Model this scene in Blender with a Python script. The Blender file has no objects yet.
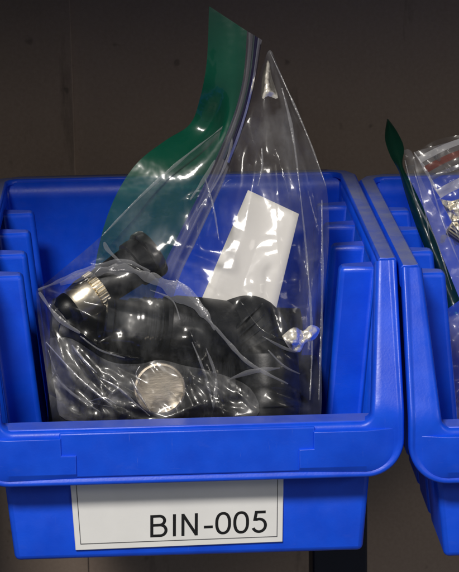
import bpy, bmesh, math, random
from mathutils import Vector, Matrix, noise
from mathutils.geometry import delaunay_2d_cdt

random.seed(7)
MM = 0.001
sc = bpy.context.scene
COL = sc.collection

# ------------------------------------------------------------------ camera
FPX, CX, CY = 2300.0, 229.5, 286.0          # focal length in photo pixels, image centre
def cam_axes(pitch, yaw, roll):
    p, y, r = map(math.radians, (pitch, yaw, roll))
    f = Vector((math.sin(y)*math.cos(p), math.cos(y)*math.cos(p), -math.sin(p)))
    rt = Vector((math.cos(y), -math.sin(y), 0)); up = rt.cross(f)
    return rt*math.cos(r)+up*math.sin(r), -rt*math.sin(r)+up*math.cos(r), f
RT, UP, FW = cam_axes(14.3, 2.3, -0.9)
def ray(px, py): return FW + RT*((px-CX)/FPX) - UP*((py-CY)/FPX)
_r0 = ray(187, 417); CAM = -_r0*(1123.0/_r0.dot(FW))          # mm
def at(px, py, Y):
    """world point (mm) seen at a photo pixel at depth Y mm behind the front lip"""
    r = ray(px, py); return CAM + r*((Y-CAM.y)/r.y)

cam = bpy.data.cameras.new('camera'); co = bpy.data.objects.new('camera', cam); COL.objects.link(co)
cam.sensor_fit = 'VERTICAL'; cam.sensor_height = 24.0; cam.lens = 24.0*FPX/572.0
cam.clip_start = 0.05; cam.clip_end = 50
co.matrix_world = Matrix.Translation(CAM*MM) @ Matrix((RT, UP, -FW)).transposed().to_4x4()
sc.camera = co
cam.dof.use_dof = True; cam.dof.focus_distance = 1.13; cam.dof.aperture_fstop = 45

# ------------------------------------------------------------------ object helpers
def thing(name, label, cat, loc=(0, 0, 0), group=None):
    o = bpy.data.objects.new(name, None); COL.objects.link(o); o.empty_display_size = .02
    o.location = Vector(loc)*MM
    o['label'] = label; o['category'] = cat
    if group: o['group'] = group
    return o

def link(name, bm, mat, parent=None, smooth=True, angle=40, origin=None):
    """bm in mm world coordinates -> one mesh object (children are stored relative to their root)"""
    org = Vector(origin) if origin is not None else Vector((0, 0, 0))
    for v in bm.verts: v.co = (v.co-org)*MM
    bmesh.ops.recalc_face_normals(bm, faces=bm.faces[:])
    me = bpy.data.meshes.new(name); bm.to_mesh(me); bm.free()
    for p in me.polygons: p.use_smooth = smooth
    if smooth and angle < 180:
        me.set_sharp_from_angle(angle=math.radians(angle))
    me.materials.append(mat)
    o = bpy.data.objects.new(name, me); COL.objects.link(o)
    if parent is not None: o.parent = parent
    elif origin is not None: o.location = org*MM
    return o

def root_pos(o):
    p = Vector((0, 0, 0))
    while o is not None: p += o.location; o = o.parent
    return p/MM

def part(name, bm, mat, parent, **k):
    return link(name, bm, mat, parent, origin=root_pos(parent), **k)

def mod_bevel(o, w, seg=2, ang=35):
    m = o.modifiers.new('bevel', 'BEVEL'); m.width = w*MM; m.segments = seg; m.limit_method = 'ANGLE'
    m.angle_limit = math.radians(ang); m.harden_normals = False
def mod_solid(o, t, off=-1.0):
    m = o.modifiers.new('solid', 'SOLIDIFY'); m.thickness = t*MM; m.offset = off; m.use_even_offset = True

def prism(bm, pts, d):
    """pts: list of Vector (planar polygon), d: extrusion Vector"""
    a = [bm.verts.new(p) for p in pts]; b = [bm.verts.new(p+d) for p in pts]
    n = len(pts)
    bm.faces.new(a); bm.faces.new(b[::-1])
    for i in range(n): bm.faces.new((a[i], b[i], b[(i+1) % n], a[(i+1) % n]))

def box(bm, x0, x1, y0, y1, z0, z1):
    prism(bm, [Vector((x0, y0, z0)), Vector((x1, y0, z0)), Vector((x1, y0, z1)), Vector((x0, y0, z1))], Vector((0, y1-y0, 0)))

def frame_of(d):
    d = d.normalized(); a = Vector((0, 0, 1)) if abs(d.z) < .9 else Vector((1, 0, 0))
    u = d.cross(a).normalized(); return u, d.cross(u).normalized(), d

def lathe(bm, A, B, prof, seg=48, flute=0, fl_r=0, fl_range=None):
    """revolve prof [(h mm from A towards B, radius)] round the axis A->B"""
    A = Vector(A); u, v, d = frame_of(Vector(B)-A)
    rings = []
    for h, r in prof:
        ring = []
        for k in range(seg):
            t = 2*math.pi*k/seg; rr = r
            if flute and fl_range and fl_range[0] <= h <= fl_range[1]:
                rr = r + (fl_r if math.cos(flute*t) > 0 else 0)
            ring.append(bm.verts.new(A+d*h+(u*math.cos(t)+v*math.sin(t))*max(rr, .01)))
        rings.append(ring)
    for r0, r1 in zip(rings, rings[1:]):
        for k in range(seg): bm.faces.new((r0[k], r0[(k+1) % seg], r1[(k+1) % seg], r1[k]))
    bm.faces.new(rings[0][::-1]); bm.faces.new(rings[-1])

def tube(bm, pts, rad, seg=10, caps=True):
    """rad: number or list"""
    pts = [Vector(p) for p in pts]; n = len(pts); rings = []; u = None
    for i, p in enumerate(pts):
        d = (pts[min(i+1, n-1)]-pts[max(i-1, 0)]).normalized()
        if u is None: u = frame_of(d)[0]
        u = (u-d*u.dot(d)).normalized(); v = d.cross(u)
        r = rad[i] if isinstance(rad, (list, tuple)) else rad
        rings.append([bm.verts.new(p+(u*math.cos(2*math.pi*k/seg)+v*math.sin(2*math.pi*k/seg))*r) for k in range(seg)])
    for r0, r1 in zip(rings, rings[1:]):
        for k in range(seg): bm.faces.new((r0[k], r0[(k+1) % seg], r1[(k+1) % seg], r1[k]))
    if caps: bm.faces.new(rings[0][::-1]); bm.faces.new(rings[-1])

def smooth_line(pts, n=6):
    """Catmull-Rom through 2-D or 3-D tuples"""
    P = [Vector(p) for p in pts]
    if len(P) < 3: return [P[0].lerp(P[1], k/n) for k in range(n+1)]
    out = []
    for i in range(len(P)-1):
        p0, p1, p2, p3 = P[max(i-1, 0)], P[i], P[i+1], P[min(i+2, len(P)-1)]
        for k in range(n):
            t = k/n
            out.append(.5*((2*p1)+(p2-p0)*t+(2*p0-5*p1+4*p2-p3)*t*t+(3*p1-p0-3*p2+p3)*t**3))
    out.append(P[-1]); return out

# ------------------------------------------------------------------ materials
def new_mat(name):
    m = bpy.data.materials.new(name); m.use_nodes = True; nt = m.node_tree; nt.nodes.clear()
    out = nt.nodes.new('ShaderNodeOutputMaterial'); return m, nt, out
def N(nt, typ, **kw):
    n = nt.nodes.new(typ)
    for k, v in kw.items():
        if k.startswith('in_'):
            key = k[3:]; n.inputs[int(key) if key.isdigit() else key].default_value = v
        else: setattr(n, k, v)
    return n
def ramp(nt, src, a, b, ca=(0, 0, 0, 1), cb=(1, 1, 1, 1)):
    r = nt.nodes.new('ShaderNodeValToRGB'); e = r.color_ramp.elements
    e[0].position = a; e[1].position = b; e[0].color = ca; e[1].color = cb
    nt.links.new(src, r.inputs[0]); return r.outputs[0]
def mixc(nt, fac, a, b):
    m = nt.nodes.new('ShaderNodeMix'); m.data_type = 'RGBA'
    for s, x in ((0, fac), (6, a), (7, b)):
        if hasattr(x, 'links'): nt.links.new(x, m.inputs[s])
        else: m.inputs[s].default_value = x
    return m.outputs[2]
def noise_tex(nt, scale, detail=4, rough=.5, vec=None, stretch=None):
    t = N(nt, 'ShaderNodeTexCoord'); o = t.outputs['Object']
    if stretch:
        mp = N(nt, 'ShaderNodeMapping'); mp.inputs['Scale'].default_value = stretch
        nt.links.new(o, mp.inputs[0]); o = mp.outputs[0]
    n = N(nt, 'ShaderNodeTexNoise', in_Scale=scale, in_Detail=detail, in_Roughness=rough)
    nt.links.new(o, n.inputs['Vector']); return n.outputs['Fac']
def bump(nt, src, strength, dist):
    b = N(nt, 'ShaderNodeBump', in_Strength=strength, in_Distance=dist); nt.links.new(src, b.inputs['Height']); return b.outputs[0]

def math_node(nt, op, a, b=None):
    m = nt.nodes.new('ShaderNodeMath'); m.operation = op
    for i, x in enumerate((a, b)):
        if x is None: continue
        if hasattr(x, 'links'): nt.links.new(x, m.inputs[i])
        else: m.inputs[i].default_value = x
    return m.outputs[0]

def plastic_blue(name, dust):
    m, nt, out = new_mat(name)
    p = N(nt, 'ShaderNodeBsdfPrincipled'); p.inputs['IOR'].default_value = 1.45; p.inputs['Specular IOR Level'].default_value = .6
    mott = ramp(nt, noise_tex(nt, 60, 5), .35, .7)
    c = mixc(nt, mott, BLUE_A, BLUE_B)
    # pale scuffs, stretched along the walls
    sc1 = ramp(nt, noise_tex(nt, 120, 6, .65, stretch=(.5, 1, 1)), .60, .78)
    c = mixc(nt, math_node(nt, 'MULTIPLY', sc1, .07), c, (.20, .26, .55, 1))
    scr = ramp(nt, noise_tex(nt, 55, 8, .75, stretch=(9, 9, .7)), .64, .72)
    scr2 = ramp(nt, noise_tex(nt, 60, 8, .75, stretch=(.6, 9, 10)), .655, .73)
    c = mixc(nt, math_node(nt, 'MULTIPLY', math_node(nt, 'MAXIMUM', scr, scr2), .30), c, (.16, .24, .70, 1))
    bv = N(nt, 'ShaderNodeBevel', samples=4); bv.inputs['Radius'].default_value = .0012
    gg = N(nt, 'ShaderNodeNewGeometry'); dp = N(nt, 'ShaderNodeVectorMath', operation='DOT_PRODUCT')
    nt.links.new(bv.outputs[0], dp.inputs[0]); nt.links.new(gg.outputs['Normal'], dp.inputs[1])
    ew = ramp(nt, dp.outputs['Value'], .80, .985, (1, 1, 1, 1), (0, 0, 0, 1))
    ew = math_node(nt, 'MULTIPLY', ew, ramp(nt, noise_tex(nt, 110, 5, .7), .40, .66))
    c = mixc(nt, math_node(nt, 'MULTIPLY', ew, .30), c, (.22, .32, .80, 1))
    if dust:
        g = N(nt, 'ShaderNodeNewGeometry'); sx = N(nt, 'ShaderNodeSeparateXYZ'); nt.links.new(g.outputs['True Normal'], sx.inputs[0])
        upm = ramp(nt, sx.outputs['Z'], .75, .97)
        dn = ramp(nt, noise_tex(nt, 45, 6, .7), .25, .62, (.45, .45, .45, 1), (1, 1, 1, 1))
        c = mixc(nt, math_node(nt, 'MULTIPLY', math_node(nt, 'MULTIPLY', upm, dn), dust), c, (.23, .25, .37, 1))
    nt.links.new(c, p.inputs['Base Color'])
    r = ramp(nt, noise_tex(nt, 90, 5, .6), .3, .75, (.30,)*3+(1,), (.48,)*3+(1,))
    nt.links.new(r, p.inputs['Roughness'])
    nt.links.new(bump(nt, noise_tex(nt, 900, 3), .12, .0004), p.inputs['Normal'])
    nt.links.new(p.outputs[0], out.inputs[0]); return m

BLUE_A = (.003, .068, .71, 1); BLUE_B = (.005, .090, .84, 1)

def simple(name, col, rough=.5, metal=0., var=.25, nscale=80, bmp=.1, bscale=500, coat=0., spec=.5):
    m, nt, out = new_mat(name); p = N(nt, 'ShaderNodeBsdfPrincipled')
    p.inputs['Roughness'].default_value = rough; p.inputs['Metallic'].default_value = metal
    p.inputs['Coat Weight'].default_value = coat; p.inputs['Specular IOR Level'].default_value = spec
    a = tuple(x*(1-var) for x in col)+(1,); b = tuple(min(1, x*(1+var)) for x in col)+(1,)
    nt.links.new(mixc(nt, ramp(nt, noise_tex(nt, nscale, 5), .3, .7), a, b), p.inputs['Base Color'])
    if bmp: nt.links.new(bump(nt, noise_tex(nt, bscale, 4), bmp, .0005), p.inputs['Normal'])
    nt.links.new(p.outputs[0], out.inputs[0]); return m

def film(name, tint=(.97, .97, .98), haze=.05, hazecol=(.75, .77, .8), gloss=1.0, rough=.07, wrinkle=.06, wscale=55, transl=0.0, glosscol=(1, 1, 1), streak=0.0, soft=.6):
    """thin polythene: see-through, milky where it is stretched and scuffed, sharp and soft reflections"""
    m, nt, out = new_mat(name)
    nz = bump(nt, noise_tex(nt, wscale, 3, .55), wrinkle, .004)
    tr = N(nt, 'ShaderNodeBsdfTransparent'); tr.inputs[0].default_value = tint+(1,)
    df = N(nt, 'ShaderNodeBsdfDiffuse'); df.inputs[0].default_value = hazecol+(1,)
    base_d = df.outputs[0]
    if transl:
        tl = N(nt, 'ShaderNodeBsdfTranslucent'); tl.inputs[0].default_value = hazecol+(1,)
        mt = N(nt, 'ShaderNodeMixShader', in_0=transl); nt.links.new(df.outputs[0], mt.inputs[1]); nt.links.new(tl.outputs[0], mt.inputs[2]); base_d = mt.outputs[0]
    g1 = N(nt, 'ShaderNodeBsdfGlossy', in_Roughness=rough); g1.inputs[0].default_value = glosscol+(1,)
    g2 = N(nt, 'ShaderNodeBsdfGlossy', in_Roughness=.36); g2.inputs[0].default_value = glosscol+(1,)
    nt.links.new(nz, g1.inputs['Normal']); nt.links.new(nz, g2.inputs['Normal'])
    gl = N(nt, 'ShaderNodeMixShader', in_0=soft); nt.links.new(g1.outputs[0], gl.inputs[1]); nt.links.new(g2.outputs[0], gl.inputs[2])
    m1 = N(nt, 'ShaderNodeMixShader', in_0=haze); nt.links.new(tr.outputs[0], m1.inputs[1]); nt.links.new(base_d, m1.inputs[2])
    if streak:
        a = ramp(nt, noise_tex(nt, 38, 5, .6, stretch=(1.5, .4, .7)), .50, .74)
        b = ramp(nt, noise_tex(nt, 130, 4, .7, stretch=(.5, .4, 1.4)), .56, .80)
        f = math_node(nt, 'ADD', math_node(nt, 'MULTIPLY', math_node(nt, 'ADD', a, math_node(nt, 'MULTIPLY', b, .5)), streak), haze)
        nt.links.new(f, m1.inputs[0])
    fr = N(nt, 'ShaderNodeFresnel', in_IOR=1.5); nt.links.new(nz, fr.inputs['Normal'])
    k = math_node(nt, 'MINIMUM', math_node(nt, 'MULTIPLY', fr.outputs[0], 1.7*gloss), .9)
    m2 = N(nt, 'ShaderNodeMixShader'); nt.links.new(k, m2.inputs[0]); nt.links.new(m1.outputs[0], m2.inputs[1]); nt.links.new(gl.outputs[0], m2.inputs[2])
    nt.links.new(m2.outputs[0], out.inputs[0]); return m

M = {}
M['blue'] = plastic_blue('blue plastic', 0)
M['blue_dusty'] = plastic_blue('dusty blue plastic', .3)
M['ledge_dust'] = plastic_blue('dusted blue plastic', .32)
M['rim_dust'] = plastic_blue('thickly dusted blue plastic', .85)
M['film'] = film('clear film', haze=.006, gloss=.38, streak=.06, rough=.10, soft=.45)
M['film_back'] = film('clear back film', haze=.085, hazecol=(.55, .56, .60), gloss=.35, wrinkle=.10, streak=.16)
M['fold'] = film('folded film', tint=(.90, .90, .92), haze=.16, hazecol=(.62, .63, .68), gloss=.55, rough=.16, wrinkle=.3, wscale=140)
M['glint_film'] = film('cream glint film', tint=(.95, .94, .92), haze=.92, hazecol=(.80, .76, .68), gloss=6, rough=.14, wrinkle=.2, wscale=160, glosscol=(1, .96, .86))  # lamp glint put into the colour: pale cream haze and raised gloss
M['streak'] = film('glint white folded film', tint=(.9, .9, .92), haze=.3, hazecol=(.7, .7, .75), gloss=6, rough=.12, wrinkle=.2, wscale=200)  # creases given pale haze and extra gloss to stand in for white glints
M['loose'] = film('loose milky film', tint=(.95, .95, .96), haze=.02, hazecol=(.75, .75, .76), gloss=.7, rough=.12, wrinkle=.1, streak=.16, soft=.5)
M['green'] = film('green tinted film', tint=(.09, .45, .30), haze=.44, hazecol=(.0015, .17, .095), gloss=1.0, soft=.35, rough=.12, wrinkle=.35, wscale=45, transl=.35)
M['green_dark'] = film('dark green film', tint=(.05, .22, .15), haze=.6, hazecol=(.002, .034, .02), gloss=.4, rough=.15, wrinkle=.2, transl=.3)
M['zip_grey'] = film('grey zip film', tint=(.7, .7, .75), haze=.4, hazecol=(.20, .20, .24), gloss=1.2, rough=.15, wrinkle=.2)
M['zip_purple'] = film('purple zip bead', tint=(.12, .10, .2), haze=.75, hazecol=(.010, .008, .035), gloss=.4, rough=.2, wrinkle=.1)
M['red_band'] = film('red zip band', tint=(.7, .4, .36), haze=.6, hazecol=(.15, .05, .042), gloss=.4, rough=.2, wrinkle=.2)
M['white_band'] = film('milky white band', tint=(.9, .9, .9), haze=.5, hazecol=(.42, .42, .44), gloss=.5, rough=.2, wrinkle=.2)
M['black'] = simple('black plastic', (.004, .005, .007), .40, 0, .3, 100, .10, 900, spec=.3)
M['black_gloss'] = simple('glossy black plastic', (.005, .006, .008), .20, 0, .3, 100, .05, 900, spec=1.0)
M['rubber'] = simple('black rubber', (.005, .006, .008), .6, 0, .3, 100, .2, 900, spec=.2)
M['chrome'] = simple('bright metal', (.84, .76, .60), .32, 1, .06, 200, .15, 400)
M['paper'] = simple('white paper', (.74, .72, .68), .8, 0, .04, 30, .15, 200)
M['label_white'] = simple('white label plastic', (.86, .86, .85), .35, 0, .03, 60, .05, 300)
M['label_line'] = simple('dark label line', (.10, .10, .11), .5, 0, .1)
M['ink'] = simple('black ink', (.008, .008, .009), .5, 0, .1, bmp=0)
M['navy'] = simple('navy painted steel', (.004, .006, .022), .5, .0, .2, 40, .1, 600)

def brushed():
    m, nt, out = new_mat('brushed cap metal'); p = N(nt, 'ShaderNodeBsdfPrincipled')
    p.inputs['Metallic'].default_value = 1; p.inputs['Roughness'].default_value = .5
    t = noise_tex(nt, 40, 5, .6)
    nt.links.new(mixc(nt, ramp(nt, t, .3, .7), (.50, .43, .33, 1), (.80, .72, .58, 1)), p.inputs['Base Color'])
    nt.links.new(bump(nt, noise_tex(nt, 120, 4, .6, stretch=(1, 1, 4)), .25, .0008), p.inputs['Normal'])
    nt.links.new(p.outputs[0], out.inputs[0]); return m
M['brushed'] = brushed()

def wall_mat():
    m, nt, out = new_mat('brown painted board'); p = N(nt, 'ShaderNodeBsdfPrincipled'); p.inputs['Roughness'].default_value = .62
    c = mixc(nt, ramp(nt, noise_tex(nt, 7, 6, .6), .3, .72), (.31, .232, .182, 1), (.39, .295, .235, 1))
    c = mixc(nt, math_node(nt, 'MULTIPLY', ramp(nt, noise_tex(nt, 420, 3, .7), .35, .75), .35), c, (.50, .39, .31, 1))
    # dark drips and chips
    dr = ramp(nt, noise_tex(nt, 26, 6, .65, stretch=(1.6, 1, .28)), .60, .74)
    c = mixc(nt, math_node(nt, 'MULTIPLY', dr, .55), c, (.020, .015, .012, 1))
    ch = ramp(nt, noise_tex(nt, 75, 2, .4), .71, .76)
    c = mixc(nt, math_node(nt, 'MULTIPLY', ch, .4), c, (.012, .010, .009, 1))
    nt.links.new(c, p.inputs['Base Color'])
    nt.links.new(bump(nt, noise_tex(nt, 300, 5, .6), .15, .0006), p.inputs['Normal'])
    nt.links.new(p.outputs[0], out.inputs[0]); return m
M['wall'] = wall_mat()

# ------------------------------------------------------------------ the setting
WALL_Y = 380
seam = at(72, 60, WALL_Y).x
bm = bmesh.new()
box(bm, -900, seam, WALL_Y-2.6, WALL_Y-.05, -700, 900)
w = link('wall', bm, M['wall'], origin=(0, WALL_Y, 0)); mod_bevel(w, .6, 2); w['kind'] = 'structure'
bm = bmesh.new()
box(bm, -900, 1100, WALL_Y, WALL_Y+20, -700, 900)
w = link('wall', bm, M['wall'], origin=(0, WALL_Y, 0)); mod_bevel(w, .6, 2); w['kind'] = 'structure'
# the rack's next shelf, just above the frame: it shades the back of the bins and the wall
bm = bmesh.new(); box(bm, -900, 1100, -30, WALL_Y-4, 300, 322)
w = link('rack_shelf', bm, simple('dark shelf board', (.06, .06, .065), .7), origin=(0, 100, 300)); mod_bevel(w, 2, 2); w['kind'] = 'structure'

bm = bmesh.new(); box(bm, -170, -158, 30, WALL_Y-4, -700, 299)  # unseen panel added to keep lamp light off the lower left wall
w = link('light_blocker', bm, simple('dark blocker board', (.03, .03, .035), .7), origin=(-164, 100, 0)); mod_bevel(w, 2, 2); w['kind'] = 'structure'

# ------------------------------------------------------------------ the bins
BACK_Y, FLOOR, RIMZ, RIBZ = 252.0, -76.0, 68.0, 57.0
def wx(z): return 93.4+.09*z                   # half width of the inner wall at height z
RIBS = [62, 109, 159, 209]; RIB_L, RIB_D = 10, 17

def make_bin(label):
    root = thing('storage_bin', label, 'storage bin', (0, 100, FLOOR), group='blue storage bins hung side by side')
    # --- shell: ribbed sides, back, front wall, floor
    bm = bmesh.new()
    side = [(50, 0)]
    for y in RIBS: side += [(y, 0), (y+1.2, RIB_D), (y+RIB_L, RIB_D), (y+RIB_L+1.2, 0)]
    side += [(BACK_Y, 0)]
    path = [(-1, y, d) for y, d in side]+[(1, y, d) for y, d in side[::-1]]
    levels = [FLOOR, RIBZ]
    rows = []
    for z in levels:
        rows.append([bm.verts.new((s*(wx(z)-d), y, z)) for s, y, d in path])
    plain = [(-1, 50, 0), (-1, BACK_Y, 0), (1, BACK_Y, 0), (1, 50, 0)]
    for a, b in zip(rows[0], rows[0][1:]):
        i = rows[0].index(a); bm.faces.new((rows[0][i], rows[0][i+1], rows[1][i+1], rows[1][i]))
    up0 = [bm.verts.new((s*wx(RIBZ), y, RIBZ)) for s, y, d in plain]; up1 = [bm.verts.new((s*wx(RIMZ-1), y, RIMZ-1)) for s, y, d in plain]
    for i in range(3): bm.faces.new((up0[i], up0[i+1], up1[i+1], up1[i]))
    n = len(side)
    # ledges on top of the ribs
    for s, off in ((-1, 0), (1, n)):
        for k, y in enumerate(RIBS):
            idx = [1+4*k+j for j in range(4)]
            if s == 1: idx = [2*n-1-i for i in idx]
            bm.faces.new([rows[1][i] for i in idx])
    # front piece of each side wall, cut back along the sloping frame
    for s in (-1, 1):
        bm.faces.new([bm.verts.new((s*wx(z), y, z)) for y, z in ((12.5, FLOOR), (50, FLOOR), (50, RIMZ-1), (37, RIMZ-1), (14.5, -5.4))])
    fv = [bm.verts.new(p) for p in ((-wx(FLOOR), 12.5, FLOOR), (wx(FLOOR), 12.5, FLOOR), (wx(-5.4), 14.5, -5.4), (-wx(-5.4), 14.5, -5.4))]
    bm.faces.new(fv)
    bmesh.ops.remove_doubles(bm, verts=bm.verts[:], dist=.05)
    # floor
    bot = [v for v in bm.verts if abs(v.co.z-FLOOR) < .01]
    order = [v for p in ([(-1, 12.5, 0)]+path+[(1, 12.5, 0)]) for v in bot
             if abs(v.co.y-p[1]) < .02 and abs(v.co.x-p[0]*(wx(FLOOR)-p[2])) < .02]
    bm.faces.new(order)
    sh = part('shell', bm, M['blue_dusty'], root, angle=30)
    mod_bevel(sh, 2.0, 3, 30); mod_solid(sh, 1.6, 0)
    # --- rim: flange round the top of sides and back, with a turned down skirt
    bm = bmesh.new()
    xi, xo = wx(RIMZ)-2.0, 106.8
    prof = [(0, -2.5), (.0, 0), (1.0, .8), (4.5, .5), (xo-xi-1.2, .8), (xo-xi, -.4), (xo-xi, -11), (xo-xi-2, -11), (xo-xi-2, -2.5)]
    plan = [((-1, 0), (-xi, 36)), ((-1, 0), (-xi, 90)), ((-1, 0), (-xi, 150)), ((-1, 0), (-xi, BACK_Y-6)), ((-.707, .707), (-xi+1.8, BACK_Y-1.8)), ((0, 1), (-xi+6, BACK_Y)),
            ((0, 1), (-30, BACK_Y)), ((0, 1), (30, BACK_Y)),
            ((0, 1), (xi-6, BACK_Y)), ((.707, .707), (xi-1.8, BACK_Y-1.8)), ((1, 0), (xi, BACK_Y-6)), ((1, 0), (xi, 150)), ((1, 0), (xi, 90)), ((1, 0), (xi, 36))]
    rows = []
    for (nx, ny), (x, y) in plan:
        k = 1.0
        rows.append([bm.verts.new((x+nx*t*k, y+ny*t*k, RIMZ+h)) for t, h in prof])
    for a, b in zip(rows, rows[1:]):
        for i in range(len(prof)): j = (i+1) % len(prof); bm.faces.new((a[i], a[j], b[j], b[i]))
    bm.faces.new(rows[0]); bm.faces.new(rows[-1][::-1])
    rm = part('rim', bm, M['rim_dust'], root, angle=50)
    mod_bevel(rm, .5, 2, 50)
    # --- front frame: lip band and two side posts, one rolled sheet
    ZB, R_O, R_I = -33.0, 19.0, 5.5
    XO, XI = 106.6, 90.5
    ZI = -5.5                                    # inner edge of the band
    def bend(x, s, h):
        """s: height along the frame, h: out of the frame"""
        t = max(0.0, s)
        y = 35.0*(t/68.0) - 2.0*min(1, max(0, -s/33.0)) + (0 if s > 8 or s < -8 else -.0)
        ang = math.atan2(35, 68) if s > 6 else (math.atan2(35, 68)*max(0, (s+6))/12 if s > -6 else 0)
        return Vector((x, y-h*math.cos(ang), s+h*math.sin(ang)*.9))
    outer, inner = [], []
    def seg(o0, o1, i0, i1, n):
        for k in range(n):
            t = k/n; outer.append((o0[0]+(o1[0]-o0[0])*t, o0[1]+(o1[1]-o0[1])*t)); inner.append((i0[0]+(i1[0]-i0[0])*t, i0[1]+(i1[1]-i0[1])*t))
    def arc(cx, cz, r, a0, a1, n): return [(cx+r*math.cos(math.radians(a0+(a1-a0)*k/n)), cz+r*math.sin(math.radians(a0+(a1-a0)*k/n))) for k in range(n)]
    XIT = 96.0
    seg((-XO, 67.6), (-XO, ZB+R_O), (-XIT, 67.6), (-XI, ZI+R_I), 22)
    outer += arc(-XO+R_O, ZB+R_O, R_O, 180, 270, 12); inner += arc(-XI+R_I, ZI+R_I, R_I, 180, 270, 12)
    seg((-XO+R_O, ZB), (XO-R_O, ZB), (-XI+R_I, ZI), (XI-R_I, ZI), 24)
    outer += arc(XO-R_O, ZB+R_O, R_O, 270, 360, 12); inner += arc(XI-R_I, ZI+R_I, R_I, 270, 360, 12)
    seg((XO, ZB+R_O), (XO, 67.6), (XI, ZI+R_I), (XIT, 67.6), 22)
    outer.append((XO, 67.6)); inner.append((XIT, 67.6))
    # cross-section, inner edge -> outer edge: (mm from inner edge or from outer edge, height)
    cs = [('i', 0, -9), ('i', .0, -3.2), ('i', .5, -1.4), ('i', 1.4, -.4), ('i', 2.6, 0), ('m', .30, .0), ('m', .55, 0), ('m', .8, 0), ('o', 4.2, .0), ('o', 3.2, .25), ('o', 2.3, 1.0), ('o', 1.2, 1.15), ('o', .35, .5), ('o', 0, -.8), ('o', .0, -6), ('o', 1.6, -6), ('o', 1.8, -2.2)]
    bm = bmesh.new(); rows = []
    for (ox, oz), (ix, iz) in zip(outer, inner):
        L = math.hypot(ox-ix, oz-iz); row = []
        for kind, t, h in cs:
            f = t/L if kind == 'i' else (1-t/L if kind == 'o' else t)
            wob = .12*noise.noise(Vector((ox*.04, oz*.04, f*2)))
            row.append(bm.verts.new(bend(ix+(ox-ix)*f, iz+(oz-iz)*f, h+wob)))
        rows.append(row)
    for a, b in zip(rows, rows[1:]):
        for i in range(len(cs)-1): bm.faces.new((a[i], a[i+1], b[i+1], b[i]))
    fr = part('front_lip', bm, M['blue'], root, angle=60)
    # --- raised blocks at both ends of the band (they hold a label slot between them)
    for s in (-1, 1):
        bm = bmesh.new()
        cx_, cz_ = -XO+R_O, ZB+R_O
        def ring(r, h0, h1, n=9):
            return [(cx_+r*math.cos(math.radians(270-70*k/n)), cz_+r*math.sin(math.radians(270-70*k/n)), h0+(h1-h0)*k/n) for k in range(n+1)]
        inn = ring(12.6, 2.2, .5); out_ = ring(15.9, .75, -.5)
        head = [(-100.2, -8.6, .1), (-88, -8.9, 2.2), (-62, -8.9, 2.2), (-62, -17.5, 2.2), (-54.7, -17.5, 2.2), (-54.7, -26.6, 2.2)]
        loop = head+inn
        rim_ = [(-103.6, -8.6, -.5), (-88, -8.2, .2), (-61.3, -8.2, -.3), (-61.3, -17.0, -.3), (-54.2, -17.0, -.3), (-54.2, ZB+3.1, -.3)]+out_
        def vtx(x, z, h): return bm.verts.new((s*x, bend(x, min(z, 0), 0).y-h, z))
        A_ = [vtx(*p) for p in loop]; B_ = [vtx(*p) for p in rim_]; C_ = [bm.verts.new((v.co.x, v.co.y+2.0, v.co.z)) for v in B_]
        n_ = len(A_)
        bm.faces.new(A_); bm.faces.new(C_[::-1])
        for k in range(n_):
            l = (k+1) % n_; bm.faces.new((A_[k], B_[k], B_[l], A_[l])); bm.faces.new((B_[k], C_[k], C_[l], B_[l]))
        b = part('slot_block', bm, M['blue'], root, angle=30); mod_bevel(b, .5, 2, 30)
    bm = bmesh.new()
    prism(bm, [Vector((x, bend(x, z, 0).y+1.0, z)) for x, z in ((-62.6, -6.4), (62.6, -6.4), (62.6, -28.8), (-62.6, -28.8))], Vector((0, -2.0, 0)))
    b = part('label_slot', bm, M['blue'], root, angle=30); mod_bevel(b, .9, 3, 30)
    # --- dusty ledge between lip and front wall
    bm = bmesh.new()
    box(bm, -93.2, 93.2, 2.2, 14.9, -8.2, -5.0)
    b = part('lip_ledge', bm, M['ledge_dust'], root); mod_bevel(b, .7, 2)
    return root

bin_a = make_bin('blue plastic bin in full view, with the BIN-005 label under its front lip')

def copy_tree(o, parent=None):
    c = o.copy(); COL.objects.link(c)
    if parent is not None: c.parent = parent
    for ch in list(o.children): copy_tree(ch, c)
    return c
bin_b = copy_tree(bin_a)
bin_b.location += Vector((.2148, -.007, -.0022))
bin_b['label'] = 'blue plastic bin cut off at the photo edge, holding the red banded bag'

# label holder on the first bin only
def onwall(px, py, Y): return at(px, py, Y)
hb = bmesh.new()
c_bl, c_br = at(75.5, 549.5, 12), at(282.5, 541, 12)
c_tl, c_tr = at(70, 481, 12), at(283.5, 478, 12)
up_l = (c_tl-c_bl); up_r = (c_tr-c_br)
def lab(u, v, dy=0):
    """u 0..1 across, v 0..1 up the label"""
    a = c_bl.lerp(c_br, u); b = c_tl.lerp(c_tr, u); p = a.lerp(b, v)
    y = 12.5 + (p.z-FLOOR)*(2/71.0) - .85
    return Vector((p.x, y-dy, p.z))
prism(hb, [lab(0, 0), lab(1, 0), lab(1, 1.12), lab(0, 1.12)], Vector((0, -1.2, 0)))
holder = part('label_holder', hb, M['label_white'], bin_a, angle=30); mod_bevel(holder, .35, 2)
bm = bmesh.new()
u0, u1, v0 = .026, .974, .085
lw, lh = .0036, .012
for q in (((u0, v0), (u1, v0), (u1, v0+lh), (u0, v0+lh)), ((u0, v0+lh), (u0+lw, v0+lh), (u0+lw, 1.1), (u0, 1.1)), ((u1-lw, v0+lh), (u1, v0+lh), (u1, 1.1), (u1-lw, 1.1))):
    prism(bm, [lab(a, b, 1.21) for a, b in q], Vector((0, -.08, 0)))
part('border_line', bm, M['label_line'], holder, smooth=False)
bm = bmesh.new()
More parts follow.
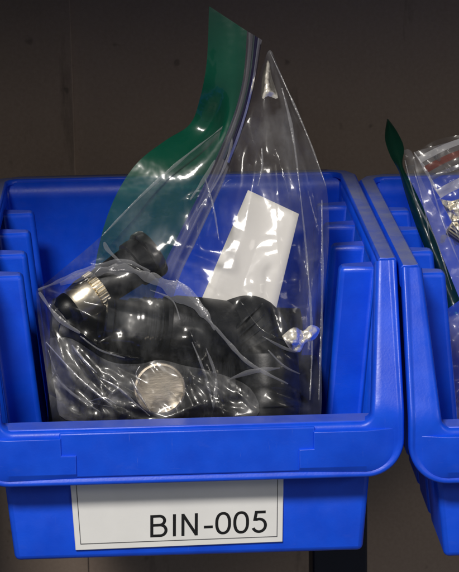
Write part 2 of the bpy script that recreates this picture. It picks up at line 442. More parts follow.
prism(bm, [lab(a, b, 1.205) for a, b in ((u0+lw, v0+lh), (u1-lw, v0+lh), (u1-lw, 1.1), (u0+lw, 1.1))], Vector((0, -.05, 0)))
part('label_card', bm, M['label_white'], holder, smooth=False)

# lettering: BIN-005 drawn with even strokes
def stroke_glyphs():
    """list of polylines in em units (cap height 1) with advance, like a plain grotesque"""
    def ell(cx, cy, rx, ry, a0, a1, n=28): return [(cx+rx*math.cos(math.radians(a0+(a1-a0)*k/n)), cy+ry*math.sin(math.radians(a0+(a1-a0)*k/n))) for k in range(n+1)]
    def sup(cx, cy, rx, ry, n=40):
        o = []
        for k in range(n+1):
            t = 2*math.pi*k/n; c, s = math.cos(t), math.sin(t)
            o.append((cx+rx*math.copysign(abs(c)**.86, c), cy+ry*math.copysign(abs(s)**.86, s)))
        return o
    h = .062
    G = {}
    G['B'] = ([[(.11, 0), (.11, 1)],
               [(.06, 1-h), (.42, 1-h)]+ell(.42, .738, .20, .20, 90, -90, 14)+[(.06, .538)],
               [(.30, .538), (.45, .538)]+ell(.45, .30, .225, .238, 90, -90, 14)+[(.06, h)]], .86)
    G['I'] = ([[(.15, 0), (.15, 1)]], .36)
    G['N'] = ([[(.13, 0), (.13, 1)], [(.13, .96), (.66, .04)], [(.66, 0), (.66, 1)]], .90)
    G['-'] = ([[(.06, .36), (.42, .36)]], .50)
    G['0'] = ([sup(.33, .5, .255, .5-h+.005)], .72)
    G['5'] = ([[(.585, 1-h-.01), (.21, 1-h-.01), (.145, .545)]+ell(.325, .335, .255, .285, 118, -158, 26)], .70)
    return G
G = stroke_glyphs(); bm = bmesh.new()
t0 = at(150.5, 536.5, 12); t1 = at(266.5, 531.5, 12)
tot = sum(G[c][1] for c in 'BIN-005')-.13
ex = (t1-t0)/tot
capv = (at(150.5, 514.5, 12)-t0)
def ltr(x, y):
    p = t0+ex*x+capv*y; yy = 12.5+(p.z-FLOOR)*(2/71.0)-.85-1.27; return Vector((p.x, yy, p.z))
def flat_stroke(bm, pts, wd):
    pts = [p for i, p in enumerate(pts) if i == 0 or math.dist(p, pts[i-1]) > 1e-4]
    n = len(pts); L, Rr = [], []
    for i, (x, y) in enumerate(pts):
        a = Vector(pts[max(i-1, 0)]); b = Vector(pts[min(i+1, n-1)]); d = (b-a); d.normalize()
        nn = Vector((-d.y, d.x))*wd/2
        # keep the width at corners
        if 0 < i < n-1:
            d1 = (Vector(pts[i])-a).normalized(); c = max(.5, d1.dot(d)); nn = nn/c
        L.append((x+nn.x, y+nn.y)); Rr.append((x-nn.x, y-nn.y))
    va = [bm.verts.new(ltr(*p)) for p in L]; vb = [bm.verts.new(ltr(*p)) for p in Rr]
    for i in range(n-1): bm.faces.new((va[i], va[i+1], vb[i+1], vb[i]))
xo_ = -.06; layer = 0
for c in 'BIN-005':
    st, adv = G[c]
    for pl in st:
        nv0 = len(bm.verts)
        flat_stroke(bm, [(x+xo_, y) for x, y in pl], .124)
        bm.verts.ensure_lookup_table()
        for v in bm.verts[nv0:]: v.co.y -= .012*layer
        layer = (layer+1) % 3
    xo_ += adv
part('lettering', bm, M['ink'], holder, smooth=False)

# ------------------------------------------------------------------ rack post behind and below the bin
pl, pr = at(312, 562, 262).x, at(366.5, 540, 262).x
bm = bmesh.new(); box(bm, pl, pr, 256, 290, -700, -4); box(bm, pl-40, 420, 257, 299, -30, -6)
post = link('rack_post', bm, M['navy'], origin=((pl+pr)/2, 275, -300)); mod_bevel(post, 1.5, 2)
post['label'] = 'dark navy steel post standing in the gloom beneath the labelled bin'; post['category'] = 'post'

# ------------------------------------------------------------------ bag tools
def inside(poly, x, y):
    r = False; n = len(poly); j = n-1
    for i in range(n):
        xi, yi = poly[i]; xj, yj = poly[j]
        if (yi > y) != (yj > y) and x < (xj-xi)*(y-yi)/(yj-yi)+xi: r = not r
        j = i
    return r
def seg_dist(px, py, a, b):
    ax, ay = a; bx, by = b; dx, dy = bx-ax, by-ay; L = dx*dx+dy*dy
    t = 0 if L == 0 else max(0, min(1, ((px-ax)*dx+(py-ay)*dy)/L))
    return math.hypot(px-ax-t*dx, py-ay-t*dy), t
def poly_dist(px, py, pts, closed=False):
    n = len(pts); best = 1e9
    for i in range(n if closed else n-1):
        d, _ = seg_dist(px, py, pts[i], pts[(i+1) % n])
        if d < best: best = d
    return best
def line_info(px, py, pts):
    """distance to a polyline, and 0..1 position along it"""
    best = (1e9, 0); n = len(pts)-1
    for i in range(n):
        d, t = seg_dist(px, py, pts[i], pts[i+1])
        if d < best[0]: best = (d, (i+t)/n)
    return best
def sheet(poly, Yf, step=3.2, lines=()):
    """triangulated sheet inside an outline (photo px), lifted to depth Yf(px, py)"""
    V = [Vector(p) for p in poly]; n = len(V)
    E_ = [(i, (i+1) % n) for i in range(n)]
    for ln in lines:
        ln = [p for p in ln if inside(poly, p[0], p[1])]
        k = len(V); V += [Vector(p) for p in ln]; E_ += [(k+i, k+i+1) for i in range(len(ln)-1)]
    x0, x1 = min(p[0] for p in poly), max(p[0] for p in poly); y0, y1 = min(p[1] for p in poly), max(p[1] for p in poly)
    y = y0; row = 0
    while y < y1:
        x = x0+(row % 2)*step*.5
        while x < x1:
            qx, qy = x+random.uniform(-.25, .25)*step, y+random.uniform(-.25, .25)*step
            if inside(poly, qx, qy) and poly_dist(qx, qy, poly, True) > step*.5: V.append(Vector((qx, qy)))
            x += step
        y += step*.866; row += 1
    vv, ee, ff, *_ = delaunay_2d_cdt(V, E_, [list(range(n))], 1, 1e-4)
    bm = bmesh.new(); bv = [bm.verts.new(at(p.x, p.y, Yf(p.x, p.y))) for p in vv]
    for f in ff:
        try: bm.faces.new([bv[i] for i in f])
        except ValueError: pass
    for v in [v for v in bm.verts if not v.link_faces]: bm.verts.remove(v)
    return bm
def tup(ps): return [tuple(p) for p in ps]
def ribbon(bm, pts, w, Yf, lift, hump=.12):
    """pleat: a narrow rounded fold along a px polyline, width w px at its middle"""
    P = smooth_line(pts, 8); n = len(P); rows = []
    for i, p in enumerate(P):
        d = (P[min(i+1, n-1)]-P[max(i-1, 0)]).normalized(); nn = Vector((-d.y, d.x))
        ww = w*(.25+.75*math.sin(math.pi*min(1, max(0, (i+.5)/n))))*(.75+.6*noise.noise(Vector((p.x*.07, p.y*.07, 3))))
        Y = Yf(p.x, p.y)-lift; sk = .5*noise.noise(Vector((p.x*.05, p.y*.05, 13)))
        row = []
        for k in range(7):
            t = k/3-1; c = p+nn*ww*.5*t
            row.append(bm.verts.new(at(c.x, c.y, Y-hump*ww*.5*(1-t*t)*(1+sk*t)+.3)))
        rows.append(row)
    for a, b in zip(rows, rows[1:]):
        for k in range(6): bm.faces.new((a[k], a[k+1], b[k+1], b[k]))

# ------------------------------------------------------------------ bag one
OUT = [(36, 291), (66, 266), (100, 237), (150, 189), (185, 158), (213, 136), (238, 114), (252, 92), (263, 64), (270, 50), (278, 66), (287, 92), (303, 128), (318, 164), (327, 190),
       (329, 240), (324, 300), (322, 360), (321, 418), (312, 480), (300, 532), (76, 540), (62, 480), (52, 418), (44, 360), (38, 320)]
OUT_S = tup(smooth_line(OUT+[OUT[0]], 4)[:-1])
def base_Y(px, py): return 26+max(0, 415-py)*.205+max(0, 250-py)*.02
CREASES = [
 # (points, ridge height mm, half width px)
 ([(37, 290), (75, 276), (118, 262), (150, 275), (190, 300), (222, 335), (250, 365), (290, 385)], 3.2, 8),
 ([(37, 291), (58, 318), (82, 334), (110, 352), (150, 360)], 2.6, 7),
 ([(45, 343), (75, 374), (108, 404), (128, 416)], 2.4, 5),
 ([(72, 345), (95, 372), (120, 386), (152, 417)], 3.0, 6),
 ([(272, 56), (288, 108), (296, 170), (306, 260), (312, 330), (310, 400)], 2.6, 7),
 ([(300, 150), (316, 210), (322, 280), (318, 360)], 2.0, 6),
 ([(264, 66), (244, 112), (226, 160), (196, 214), (180, 250)], 2.4, 8),
 ([(266, 110), (276, 150), (290, 200), (294, 240)], 1.8, 6),
 ([(240, 116), (232, 160), (230, 186)], 1.6, 5),
 ([(205, 180), (214, 215), (220, 250)], 1.8, 5),
 ([(240, 300), (262, 330), (300, 345)], 2.5, 6),
 ([(190, 330), (204, 372), (215, 412)], 2.2, 6),
 ([(120, 386), (105, 400), (80, 410)], 1.8, 5),
]
CR = [(tup(smooth_line(p, 5)), a, w) for p, a, w in CREASES]
# crumples: local tilts of the film (cx, cy, angle, half length, half width, slope)
rnd = random.Random(11)
CRUMP = [(rnd.uniform(60, 315), rnd.uniform(110, 410), rnd.uniform(0, math.pi), rnd.uniform(8, 24), rnd.uniform(2, 5), rnd.uniform(-.4, .4)) for _ in range(34)]
FOLDS = []
for ex_, ey_ in ((110, 250), (150, 262), (170, 300), (140, 340), (100, 360), (80, 400), (200, 330)): FOLDS.append(((38, 291), (ex_, ey_), rnd.choice((-1, 1))*rnd.uniform(.05, .12), rnd.uniform(14, 24)))
for ex_, ey_ in ((230, 180), (246, 230), (280, 210), (300, 260), (318, 230), (205, 240)): FOLDS.append(((269, 54), (ex_, ey_), rnd.choice((-1, 1))*rnd.uniform(.05, .12), rnd.uniform(12, 22)))
for _ in range(20):
    cx_, cy_, an_, L_ = rnd.uniform(50, 315), rnd.uniform(140, 415), rnd.gauss(-.9, .5)*rnd.choice((1, 1, -1)), rnd.uniform(18, 48)
    if 112 < cx_ < 235 and 270 < cy_ < 352: continue
    FOLDS.append(((cx_-L_*math.cos(an_), cy_+L_*math.sin(an_)), (cx_+L_*math.cos(an_), cy_-L_*math.sin(an_)), rnd.choice((-1, 1))*rnd.uniform(.06, .14), rnd.uniform(11, 22)))
def film_disp(px, py, seed=0.0):
    h = 0
    for a_, b_, sl, W_ in FOLDS:
        d, t = seg_dist(px, py, a_, b_)
        if d < 3*W_: h += sl*d*math.exp(-(d/W_)**2)*3.0*min(1, 4*t*(1-t)+.25)
    calm = 1-.7*math.exp(-((px-150)/70)**4-((py-308)/42)**4)-.45*math.exp(-((px-250)/40)**4-((py-245)/50)**4)
    h *= calm
    for ln, a, w in CR:
        d, t = line_info(px, py, ln)
        if d < w*3: h -= a*math.exp(-d/w)*min(1, t*8+.2, (1-t)*6+.1)
    for cx, cy, an, L, W, s in CRUMP:
        dx, dy = px-cx, py-cy
        if abs(dx) > 26 or abs(dy) > 26: continue
        u = dx*math.cos(an)+dy*math.sin(an); v = -dx*math.sin(an)+dy*math.cos(an)
        k = math.exp(-(u/L)**2-(v/W)**2); h += s*v*k*.6
    q = Vector((px*.02, py*.02, seed)); h += 1.3*noise.noise(q)+.22*noise.noise(q*2.7)
    return h
def edge_s(px, py, w=55.0):
    t = min(1, poly_dist(px, py, OUT_S, True)/w); return math.sin(t*math.pi/2)
def front_Y(px, py):
    s = edge_s(px, py); return base_Y(px, py)+13*(1-s)+film_disp(px, py)*min(1, s*3)
def back_Y(px, py):
    s = edge_s(px, py); return base_Y(px, py)+13+52*s*min(1, max(.25, (py-60)/220))+2.5*noise.noise(Vector((px*.03, py*.03, 9)))*s

bag = thing('zip_bag', 'open clear plastic zip bag with broad green strip, standing in the labelled bin', 'plastic bag', (0, 60, FLOOR))
fbm = sheet(OUT_S, front_Y, 2.3, [ln for ln, a, w in CR])
front = part('front_film', fbm, M['film'], bag, angle=180)
bbm = sheet(OUT_S, back_Y, 5.0)
part('back_film', bbm, M['film_back'], bag, angle=180)
# pleats where the film is folded over itself, each a strip of its own; negative widths carry added glints
PLEATS = [
 ([(38, 290), (70, 277), (100, 266), (128, 262), (150, 272)], 5), ([(148, 276), (168, 286), (190, 301), (206, 316)], 13), ([(60, 284), (95, 272), (130, 270), (160, 284)], 9), ([(215, 330), (196, 300), (176, 280)], 6), ([(206, 348), (216, 380), (212, 414)], 3), ([(228, 380), (250, 372), (280, 368)], 4), ([(206, 316), (228, 342), (250, 364), (288, 384)], 3.5),
 ([(39, 292), (58, 318), (80, 333)], 4.5), ([(80, 336), (100, 350), (125, 358)], 2),
 ([(46, 342), (62, 360), (80, 379)], -2.6), ([(72, 345), (84, 360), (97, 373)], -4.5), ([(100, 378), (118, 388), (138, 406), (150, 416)], -4), ([(76, 375), (95, 392), (112, 405)], -2.4), ([(52, 372), (70, 392), (100, 412)], 2), ([(88, 402), (104, 398), (116, 404)], -2.4), ([(131, 378), (138, 392), (150, 412)], -3.4), ([(140, 366), (136, 374), (140, 384)], -3),
 ([(102, 236), (140, 197), (180, 161), (214, 134)], 2.4), ([(214, 134), (238, 113), (256, 82)], 1.8),
 ([(282, 88), (292, 130), (300, 190)], 2.0), ([(300, 190), (308, 270), (312, 340), (310, 400)], 2.0), ([(270, 52), (292, 100), (310, 142), (326, 186)], 1.6),
 ([(322, 200), (322, 300), (319, 400)], 2.2), ([(268, 350), (284, 366), (300, 374)], 2.0), ([(262, 336), (282, 347), (296, 352)], 2.6),
 ([(236, 120), (230, 150), (222, 172), (206, 200)], 2.2), ([(190, 200), (205, 178), (215, 160)], 3.0), ([(205, 178), (213, 205), (219, 240)], 1.8),
 ([(192, 342), (204, 372), (214, 410)], 2.0), ([(180, 320), (172, 300), (150, 290)], 1.6), ([(120, 262), (108, 250), (104, 242)], 3.4),
 ([(48, 350), (60, 380), (84, 400), (118, 408)], 1.4), ([(262, 148), (262, 168), (258, 186)], 1.6),
]
for pts, w in PLEATS:
    bm = bmesh.new(); ribbon(bm, pts, abs(w)*(1 if w < 0 else 1.5), front_Y, .7, .3 if w < 0 else .10)
    part('fold', bm, M['streak'] if w < 0 else M['fold'], front, angle=180)
# crumpled knots of film, their lamp glint painted in as cream colour
def knot(pts, seed, amp=3.5, step=2.6, lift=3):
    rr = random.Random(seed)
    poly = tup(smooth_line(pts+[pts[0]], 3)[:-1])
    def Yk(px, py):
        e = min(1, poly_dist(px, py, poly, True)/5)
        return front_Y(px, py)-.5-e*(lift+amp*noise.noise(Vector((px*.13, py*.13, seed)))+amp*.6*noise.noise(Vector((px*.33, py*.33, seed+5))))
    part('crumpled_glint', sheet(poly, Yk, 2.2), M['glint_film'], front, angle=180)
knot([(282, 336), (294, 327), (303, 331), (311, 325), (320, 329), (315, 339), (305, 343), (300, 352), (290, 349)], 3, 5)
knot([(262, 76), (268, 60), (272, 78), (278, 98), (268, 96), (262, 98)], 41, 2)

FLAP = [(50, 338), (72, 339), (108, 361), (138, 364), (160, 360), (186, 366), (214, 372), (250, 388), (256, 417), (200, 421), (130, 421), (66, 420), (56, 395), (51, 365)]
FL_P = tup(smooth_line(FLAP+[FLAP[0]], 4)[:-1]); r2 = random.Random(29); FL_F = []
for _ in range(26):
    cx_, cy_, an_, L_ = r2.uniform(55, 245), r2.uniform(350, 415), r2.gauss(.75, .28), r2.uniform(14, 40)
    FL_F.append(((cx_-L_*math.cos(an_), cy_-L_*math.sin(an_)), (cx_+L_*math.cos(an_), cy_+L_*math.sin(an_)), r2.choice((-1, 1))*r2.uniform(.14, .34), r2.uniform(4, 9)))
def flap_Y(px, py):
    e = min(1, poly_dist(px, py, FL_P, True)/12); h = 0
    for a_, b_, sl, W_ in FL_F:
        d, t = seg_dist(px, py, a_, b_)
        if d < 3*W_: h += sl*d*math.exp(-(d/W_)**2)*2.2*min(1, 4*t*(1-t)+.2)
    return front_Y(px, py)-1.0-e*(1.5-h-1.2*noise.noise(Vector((px*.06, py*.06, 17))))
part('loose_film', sheet(FL_P, flap_Y, 2.0), M['loose'], front, angle=180)

# green header strip: a curling ribbon along the back sheet's mouth
L_edge = [(209, 6), (208, 40), (206, 68), (200, 98), (190, 124), (166, 140), (140, 160), (122, 184), (108, 214), (98, 250), (90, 300)]
R_edge = [(247, 31), (245, 62), (242, 84), (236, 108), (228, 130), (218, 154), (206, 180), (192, 208), (178, 236), (163, 268), (150, 310)]
P_edge = [(262, 40), (258, 66), (254, 88), (248, 112), (240, 138), (230, 164), (220, 190), (207, 218), (194, 246), (180, 276), (168, 316)]
def strip(name, A, B, mat, curl, off, n=10, m=12):
    a = smooth_line(A, n); b = smooth_line(B, n); bm = bmesh.new(); rows = []
    for i, (p, q) in enumerate(zip(a, b)):
        row = []; t = i/(len(a)-1)
        for k in range(m+1):
            u = k/m; c = p.lerp(q, u)
            Y = 103-16*t+off+curl(t, u)+1.2*noise.noise(Vector((c.x*.03, c.y*.03, 4)))
            row.append(bm.verts.new(at(c.x, c.y, Y)))
        rows.append(row)
    for r0, r1 in zip(rows, rows[1:]):
        for k in range(m): bm.faces.new((r0[k], r0[k+1], r1[k+1], r1[k]))
    return part(name, bm, mat, bag, angle=180)
def curl_g(t, u):
    w = min(1, max(0, (u-.45)/.5)); w = 1-w*w*(3-2*w)
    roll = 21*math.exp(-((t-.41)/.14)**2)*w
    return 3*(1-u)**2-2.0*math.sin(math.pi*u)+roll+.8*math.sin(9*t+5*u)
strip('green_strip', L_edge, R_edge, M['green'], curl_g, 0)
mid1 = [tuple(Vector(a).lerp(Vector(b), .42)) for a, b in zip(R_edge, P_edge)]
mid2 = [tuple(Vector(a).lerp(Vector(b), .40)) for a, b in zip(R_edge, P_edge)]
mid3 = [tuple(Vector(a).lerp(Vector(b), .92)) for a, b in zip(R_edge, P_edge)]
strip('zip_track', R_edge, P_edge, M['zip_grey'], lambda t, u: 1.5*math.sin(9*u), .6, m=16)
strip('zip_bead', mid2[:6], mid3[:6], M['zip_purple'], lambda t, u: -2.2*math.sin(math.pi*u)+8*t, -1.2, m=6)

# paper slip inside the bag
pp = [(248, 190), (299, 214), (273, 322), (199, 305)]
bm = bmesh.new(); rows = []
for i in range(13):
    row = []
    for k in range(9):
        u, v = k/8, i/12
        c = (Vector(pp[0]).lerp(Vector(pp[1]), u)).lerp(Vector(pp[3]).lerp(Vector(pp[2]), u), v)
        row.append(bm.verts.new(at(c.x, c.y, base_Y(c.x, c.y)+20+2.5*math.sin(u*2.6)+2*(1-v)*(u-.5)+1.6*v*v)))
    rows.append(row)
for r0, r1 in zip(rows, rows[1:]):
    for k in range(8): bm.faces.new((r0[k], r0[k+1], r1[k+1], r1[k]))
ps = link('paper_slip', bm, M['paper'], origin=at(240, 312, 70), angle=180); mod_solid(ps, .12, 0)
ps['label'] = 'blank white paper slip standing among the black fittings inside the clear bag'; ps['category'] = 'paper'

# ------------------------------------------------------------------ fittings in the bag
def ringed(A, n0, r, pitch=1.5, depth=.7, n=4):
    out = []
    for k in range(n): out += [(n0+k*pitch, r), (n0+k*pitch+pitch*.25, r+depth), (n0+k*pitch+pitch*.6, r+depth), (n0+k*pitch+pitch*.8, r)]
    return out
# 1: sleeve with bright metal end, lying top of the heap
A = at(138, 262, 74); B = at(73, 307, 58); Ln = (B-A).length
f1 = thing('hose_coupling', 'black hose coupling with a shiny silver collar, uppermost of the fittings in the bag', 'hose fitting', A)
bm = bmesh.new(); lathe(bm, A, B, [(-8, 9), (-6, 11.5), (-1, 12.2), (3, 12.2), (3.6, 10.6), (10, 10.4), (20, 10.0), (Ln*.60, 9.6)])
part('sleeve', bm, M['black'], f1, angle=30)
bm = bmesh.new(); lathe(bm, A, B, [(-9.5, 9.4), (-9.5, 12.8), (-8, 13.4), (-5, 13.4), (-4, 12.6), (-4, 9.5)])
part('end_ring', bm, M['black_gloss'], f1, angle=30)
bm = bmesh.new(); lathe(bm, A, B, [(Ln*.58, 9.5), (Ln*.58+.5, 10.0), (Ln*.58+5, 10.0), (Ln*.58+5.5, 9.5)], seg=144, flute=36, fl_r=.6, fl_range=(Ln*.58+.4, Ln*.58+5.1))
part('knurled_ring', bm, M['chrome'], f1, angle=20)
bm = bmesh.new(); lathe(bm, A, B, [(Ln*.58+5.5, 9.7), (Ln*.58+6, 10.3), (Ln*.58+9, 10.5), (Ln*.58+12, 9.9), (Ln-1, 9.4), (Ln+1, 8.2)])
part('collar', bm, M['chrome'], f1, angle=40)
bm = bmesh.new(); lathe(bm, A, B, [(Ln, 8.6), (Ln+1, 9.0), (Ln+5, 8.8), (Ln+8, 7)])
part('end_cap', bm, M['black'], f1, angle=30)

# 2: thick barrel lying across, open rim to the left
A = at(101, 319, 60); B = at(262, 336, 74); d = (B-A).normalized()
f2 = thing('pipe_fitting', 'thick black pipe fitting lying crosswise, with ridged neck and round rim', 'pipe fitting', A)
bm = bmesh.new()
lathe(bm, A, B, [(6, 8.2), (1, 8.6), (0, 9.6), (0, 12.2), (.8, 13.0), (4.2, 13.0), (5, 12.2), (5.4, 11.0), (16, 11.0), (18, 11.8), (19, 12.5), (21, 12.8), (26, 12.8)])
part('rim_sleeve', bm, M['black_gloss'], f2, angle=30)
bm = bmesh.new(); lathe(bm, A, B, ringed(A, 20.5, 11.8, 2.6, 2.0, 4)+[(31, 12.6)])
part('ridged_neck', bm, M['black_gloss'], f2, angle=30)
bm = bmesh.new(); lathe(bm, A, B, [(31, 13.0), (32, 15.2), (34, 15.4), (34.4, 14.6), (38, 16.2), (52, 16.6), (66, 16.4), (74, 15), (80, 12)])
part('barrel', bm, M['black'], f2, angle=50)
# 3: elbow to the right: bends from the barrel downwards
f3 = thing('pipe_elbow', 'black pipe elbow bending down to a wide ribbed barrel beside the white paper', 'pipe fitting', at(265, 400, 50))
pts = smooth_line([at(205, 330, 78), at(234, 323, 75), at(254, 325, 71), at(266, 348, 64)], 8)
bm = bmesh.new(); tube(bm, pts, [12.6+2.0*min(1, i/16) for i in range(len(pts))], 36)
part('bend', bm, M['rubber'], f3, angle=60)
bm = bmesh.new()
for k in range(4):
    q0 = at(246+5*k, 323+5.2*k, 70-1.2*k); q1 = at(251+5*k, 328+6*k, 68.8-1.2*k)
    lathe(bm, q0, q1, [(-.9, 12), (-.5, 14.8), (.4, 14.8), (.8, 12)], 48)
part('ridges', bm, M['black_gloss'], f3, angle=30)
A = at(267, 351, 64); B = at(270, 470, 48); Ln = (B-A).length
bm = bmesh.new(); lathe(bm, A, B, [(0, 13), (1, 15.5), (3, 16.2), (24, 16.4), (25, 16.9), (28, 16.9), (29, 16.3), (Ln-8, 16.3), (Ln-2, 15.2)], 56)
part('barrel', bm, M['black'], f3, angle=30)
# 4: round metal capped fitting at the bottom
Cc = at(160, 389, 38); nrm = Vector((.12, -.90, .26)).normalized()
f4 = thing('capped_fitting', 'short black fitting with round brushed metal cap facing out of the heap', 'pipe fitting', Cc)
bm = bmesh.new(); lathe(bm, Cc-nrm*26, Cc, [(0, 10), (1, 12.3), (23, 12.5), (24.5, 11.5)], 56)
part('body', bm, M['black'], f4, angle=30)
bm = bmesh.new(); lathe(bm, Cc-nrm*3, Cc+nrm*3, [(0, 12.8), (.4, 13.4), (2.2, 13.4), (3.0, 12.9), (3.3, 11.9), (2.9, 11.2), (2.8, 6), (2.9, 1.2), (2.9, .2)], 64)
part('metal_cap', bm, M['brushed'], f4, angle=35)
# 5: more black fittings filling the heap below and behind
def filler(A, B, r, label, nm='pipe_fitting'):
    f = thing(nm, label, 'pipe fitting', A); L = (Vector(B)-Vector(A)).length
    bm = bmesh.new(); lathe(bm, A, B, [(0, r*.8), (1, r), (L*.3, r), (L*.31, r*1.1), (L*.45, r*1.1), (L*.46, r), (L-1, r), (L, r*.8)])
    part('tube', bm, M['black'], f, angle=30)
    bm = bmesh.new(); lathe(bm, A, B, ringed(A, L*.55, r-.2, 2, .8, 4))
    part('thread', bm, M['rubber'], f, angle=30)
filler(at(58, 372, 58), at(128, 412, 46), 12, 'black pipe fitting under the lowest creases, beside the brushed metal cap')
filler(at(190, 392, 56), at(236, 392, 56), 15, 'black pipe fitting wedged between the brushed metal cap and the elbow barrel')
filler(at(60, 335, 88), at(150, 352, 80), 13, 'black pipe fitting in shadow below the silver collared coupling')
filler(at(50, 330, 110), at(300, 340, 112), 17, 'long black pipe fitting rearmost in the heap, mostly hidden in shadow')
filler(at(48, 400, 100), at(318, 392, 104), 20, 'thick black pipe fitting deep in the bag, behind the brushed metal cap')

# ------------------------------------------------------------------ second bin: two bags
bag2 = thing('zip_bag', 'clear zip bag whose dark green strip rises to a pointed leaf-like tip', 'plastic bag', at(430, 300, 120))
def strip2(name, A, B, mat, Y0, Y1, root, bulge=3, m=8, n=8):
    a = smooth_line(A, n); b = smooth_line(B, n); bm = bmesh.new(); rows = []
    for i, (p, q) in enumerate(zip(a, b)):
        t = i/(len(a)-1); row = []
        for k in range(m+1):
            u = k/m; c = p.lerp(q, u)
            row.append(bm.verts.new(at(c.x, c.y, Y0+(Y1-Y0)*t-bulge*math.sin(math.pi*u)+1.0*noise.noise(Vector((c.x*.08, c.y*.08, Y0))))))
        rows.append(row)
    for r0, r1 in zip(rows, rows[1:]):
        for k in range(m): bm.faces.new((r0[k], r0[k+1], r1[k+1], r1[k]))
    return part(name, bm, mat, root, angle=180)
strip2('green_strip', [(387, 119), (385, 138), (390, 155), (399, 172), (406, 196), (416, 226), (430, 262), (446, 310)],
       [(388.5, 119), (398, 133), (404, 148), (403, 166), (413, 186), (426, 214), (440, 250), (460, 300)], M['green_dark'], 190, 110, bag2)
poly = tup(smooth_line([(404, 150), (412, 152), (422, 180), (440, 215), (470, 260), (500, 330), (500, 430), (452, 430), (446, 380), (440, 300), (424, 230), (408, 190), (404, 150)], 4)[:-1])
part('film_sheet', sheet(poly, lambda x, y: 175-.26*(y-150)+5*noise.noise(Vector((x*.05, y*.05, 2))), 4), M['film_back'], bag2, angle=180)

bag3 = thing('zip_bag', 'clear zip bag with red and milky white bands across its mouth', 'plastic bag', at(470, 300, 90))
def Y3(x, y): return 120-.16*(y-140)+3.5*noise.noise(Vector((x*.05, y*.05, 7)))+1.6*noise.noise(Vector((x*.14, y*.14, 8)))
poly = tup(smooth_line([(416, 153), (432, 142), (448, 137), (470, 134), (520, 130), (540, 250), (540, 420), (470, 436), (448, 428), (450, 380), (462, 320), (470, 262), (452, 226), (440, 198), (426, 172), (416, 153)], 4)[:-1])
fr3 = part('front_film', sheet(poly, Y3, 3.0), M['film'], bag3, angle=180)
poly = tup(smooth_line([(420, 150), (470, 138), (530, 134), (546, 300), (540, 430), (470, 436), (448, 400), (440, 300), (428, 220), (414, 160), (420, 150)], 4)[:-1])
part('back_film', sheet(poly, lambda x, y: Y3(x, y)+22, 5.0), M['film_back'], bag3, angle=180)
def band(name, l0, l1, r0, r1, mat, lift):
    n = 20; bm = bmesh.new(); rows = []
    for i in range(n+1):
        t = i/n; row = []
        for k in range(5):
            u = k/4; a = Vector(l0).lerp(Vector(l1), u); b = Vector(r0).lerp(Vector(r1), u); c = a.lerp(b, t)
            c.y -= 3.0*math.sin(math.pi*min(1, t*1.3))
            row.append(bm.verts.new(at(c.x, c.y, Y3(c.x, c.y)-lift-.25*math.sin(math.pi*u))))
        rows.append(row)
    for r_0, r_1 in zip(rows, rows[1:]):
        for k in range(4): bm.faces.new((r_0[k], r_0[k+1], r_1[k+1], r_1[k]))
    part(name, bm, mat, bag3, angle=180)
band('zip_track', (418, 157), (421, 163), (500, 126), (500, 131), M['white_band'], 1)
band('red_band', (423, 167), (427, 173), (500, 137), (500, 143), M['red_band'], 1)
band('zip_track', (429, 177), (431, 181), (500, 154), (500, 158), M['zip_grey'], 1)
band('white_band', (436, 190), (441, 198), (500, 165), (500, 176), M['white_band'], 1.4)
bm = bmesh.new(); ribbon(bm, [(414, 152), (424, 167), (432, 182), (441, 198)], 4, Y3, 1.6); part('side_seam', bm, M['white_band'], bag3, angle=30)
for pts, w in (([(441, 198), (452, 222), (462, 244)], 3), ([(430, 180), (444, 225), (459, 262)], 2), ([(405, 160), (416, 200), (436, 240), (452, 290)], 2.2), ([(414, 170), (424, 205), (430, 240)], 1.6), ([(459, 395), (452, 412), (447, 428)], 3)):
    bm = bmesh.new(); ribbon(bm, pts, w, Y3, 1.2); part('fold', bm, M['fold'], fr3, angle=180)
bm0 = [(440, 199), (452, 201), (466, 200), (468, 236), (458, 230), (450, 218)]
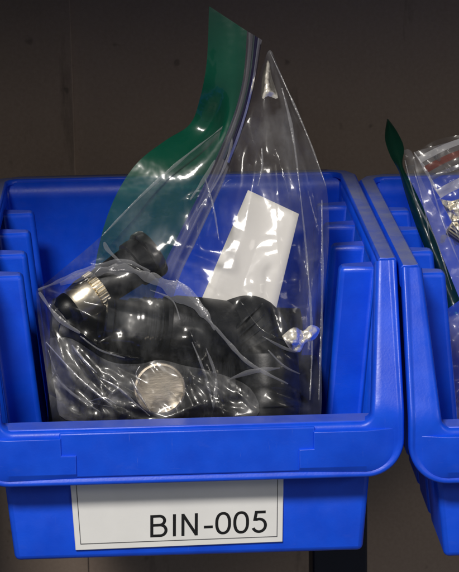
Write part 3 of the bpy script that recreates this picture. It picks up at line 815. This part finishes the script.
poly = tup(smooth_line(bm0+[bm0[0]], 3)[:-1])
part('crumpled_glint', sheet(poly, lambda x, y: Y3(x, y)-3+3*noise.noise(Vector((x*.18, y*.18, 3)))+2.4*noise.noise(Vector((x*.4, y*.4, 6))), 2.4), M['glint_film'], fr3, angle=50)  # patch carrying the same painted cream glint
A = at(470, 226, 125); B = at(520, 262, 118)
f6 = thing('hose_coupling', 'hose coupling with a bright metal end inside the red banded bag at the photo edge', 'hose fitting', A)
bm = bmesh.new(); lathe(bm, A, B, [(-9, 9), (-8, 10.5), (4, 10.5), (5, 9.5)], seg=120, flute=30, fl_r=.6, fl_range=(-8, 4)); part('collar', bm, M['chrome'], f6, angle=30)
bm = bmesh.new(); lathe(bm, A, B, [(5, 10), (7, 12), (34, 12), (36, 10)]); part('sleeve', bm, M['black'], f6, angle=30)

# ------------------------------------------------------------------ light
wd = bpy.data.worlds.new('World'); sc.world = wd; wd.use_nodes = True
bg = wd.node_tree.nodes['Background']; bg.inputs[0].default_value = (.88, .94, 1, 1); bg.inputs[1].default_value = .13
def area(name, loc, target, sx, sy, power, col):
    l = bpy.data.lights.new(name, 'AREA'); l.shape = 'RECTANGLE'; l.size = sx*MM; l.size_y = sy*MM; l.energy = power; l.color = col
    o = bpy.data.objects.new(name, l); COL.objects.link(o); o.location = Vector(loc)*MM
    d = Vector(target)-Vector(loc); o.rotation_euler = d.to_track_quat('-Z', 'Y').to_euler(); return o
area('ceiling_lamp', (-560, -1500, 1650), (0, 60, 0), 520, 340, 49, (1, .95, .88))
area('wall_fill', (2600, -2400, 1350), (0, 200, 0), 1200, 500, 14, (1, .93, .84))  # fill light added to brighten the wall, no known source

sc.view_settings.view_transform = 'Standard'; sc.view_settings.look = 'None'; sc.view_settings.gamma = 1; sc.view_settings.exposure = 0
sc.render.engine = 'CYCLES'
sc.cycles.transparent_max_bounces = 40; sc.cycles.max_bounces = 10; sc.cycles.use_denoising = True
sc.cycles.caustics_reflective = False; sc.cycles.caustics_refractive = False
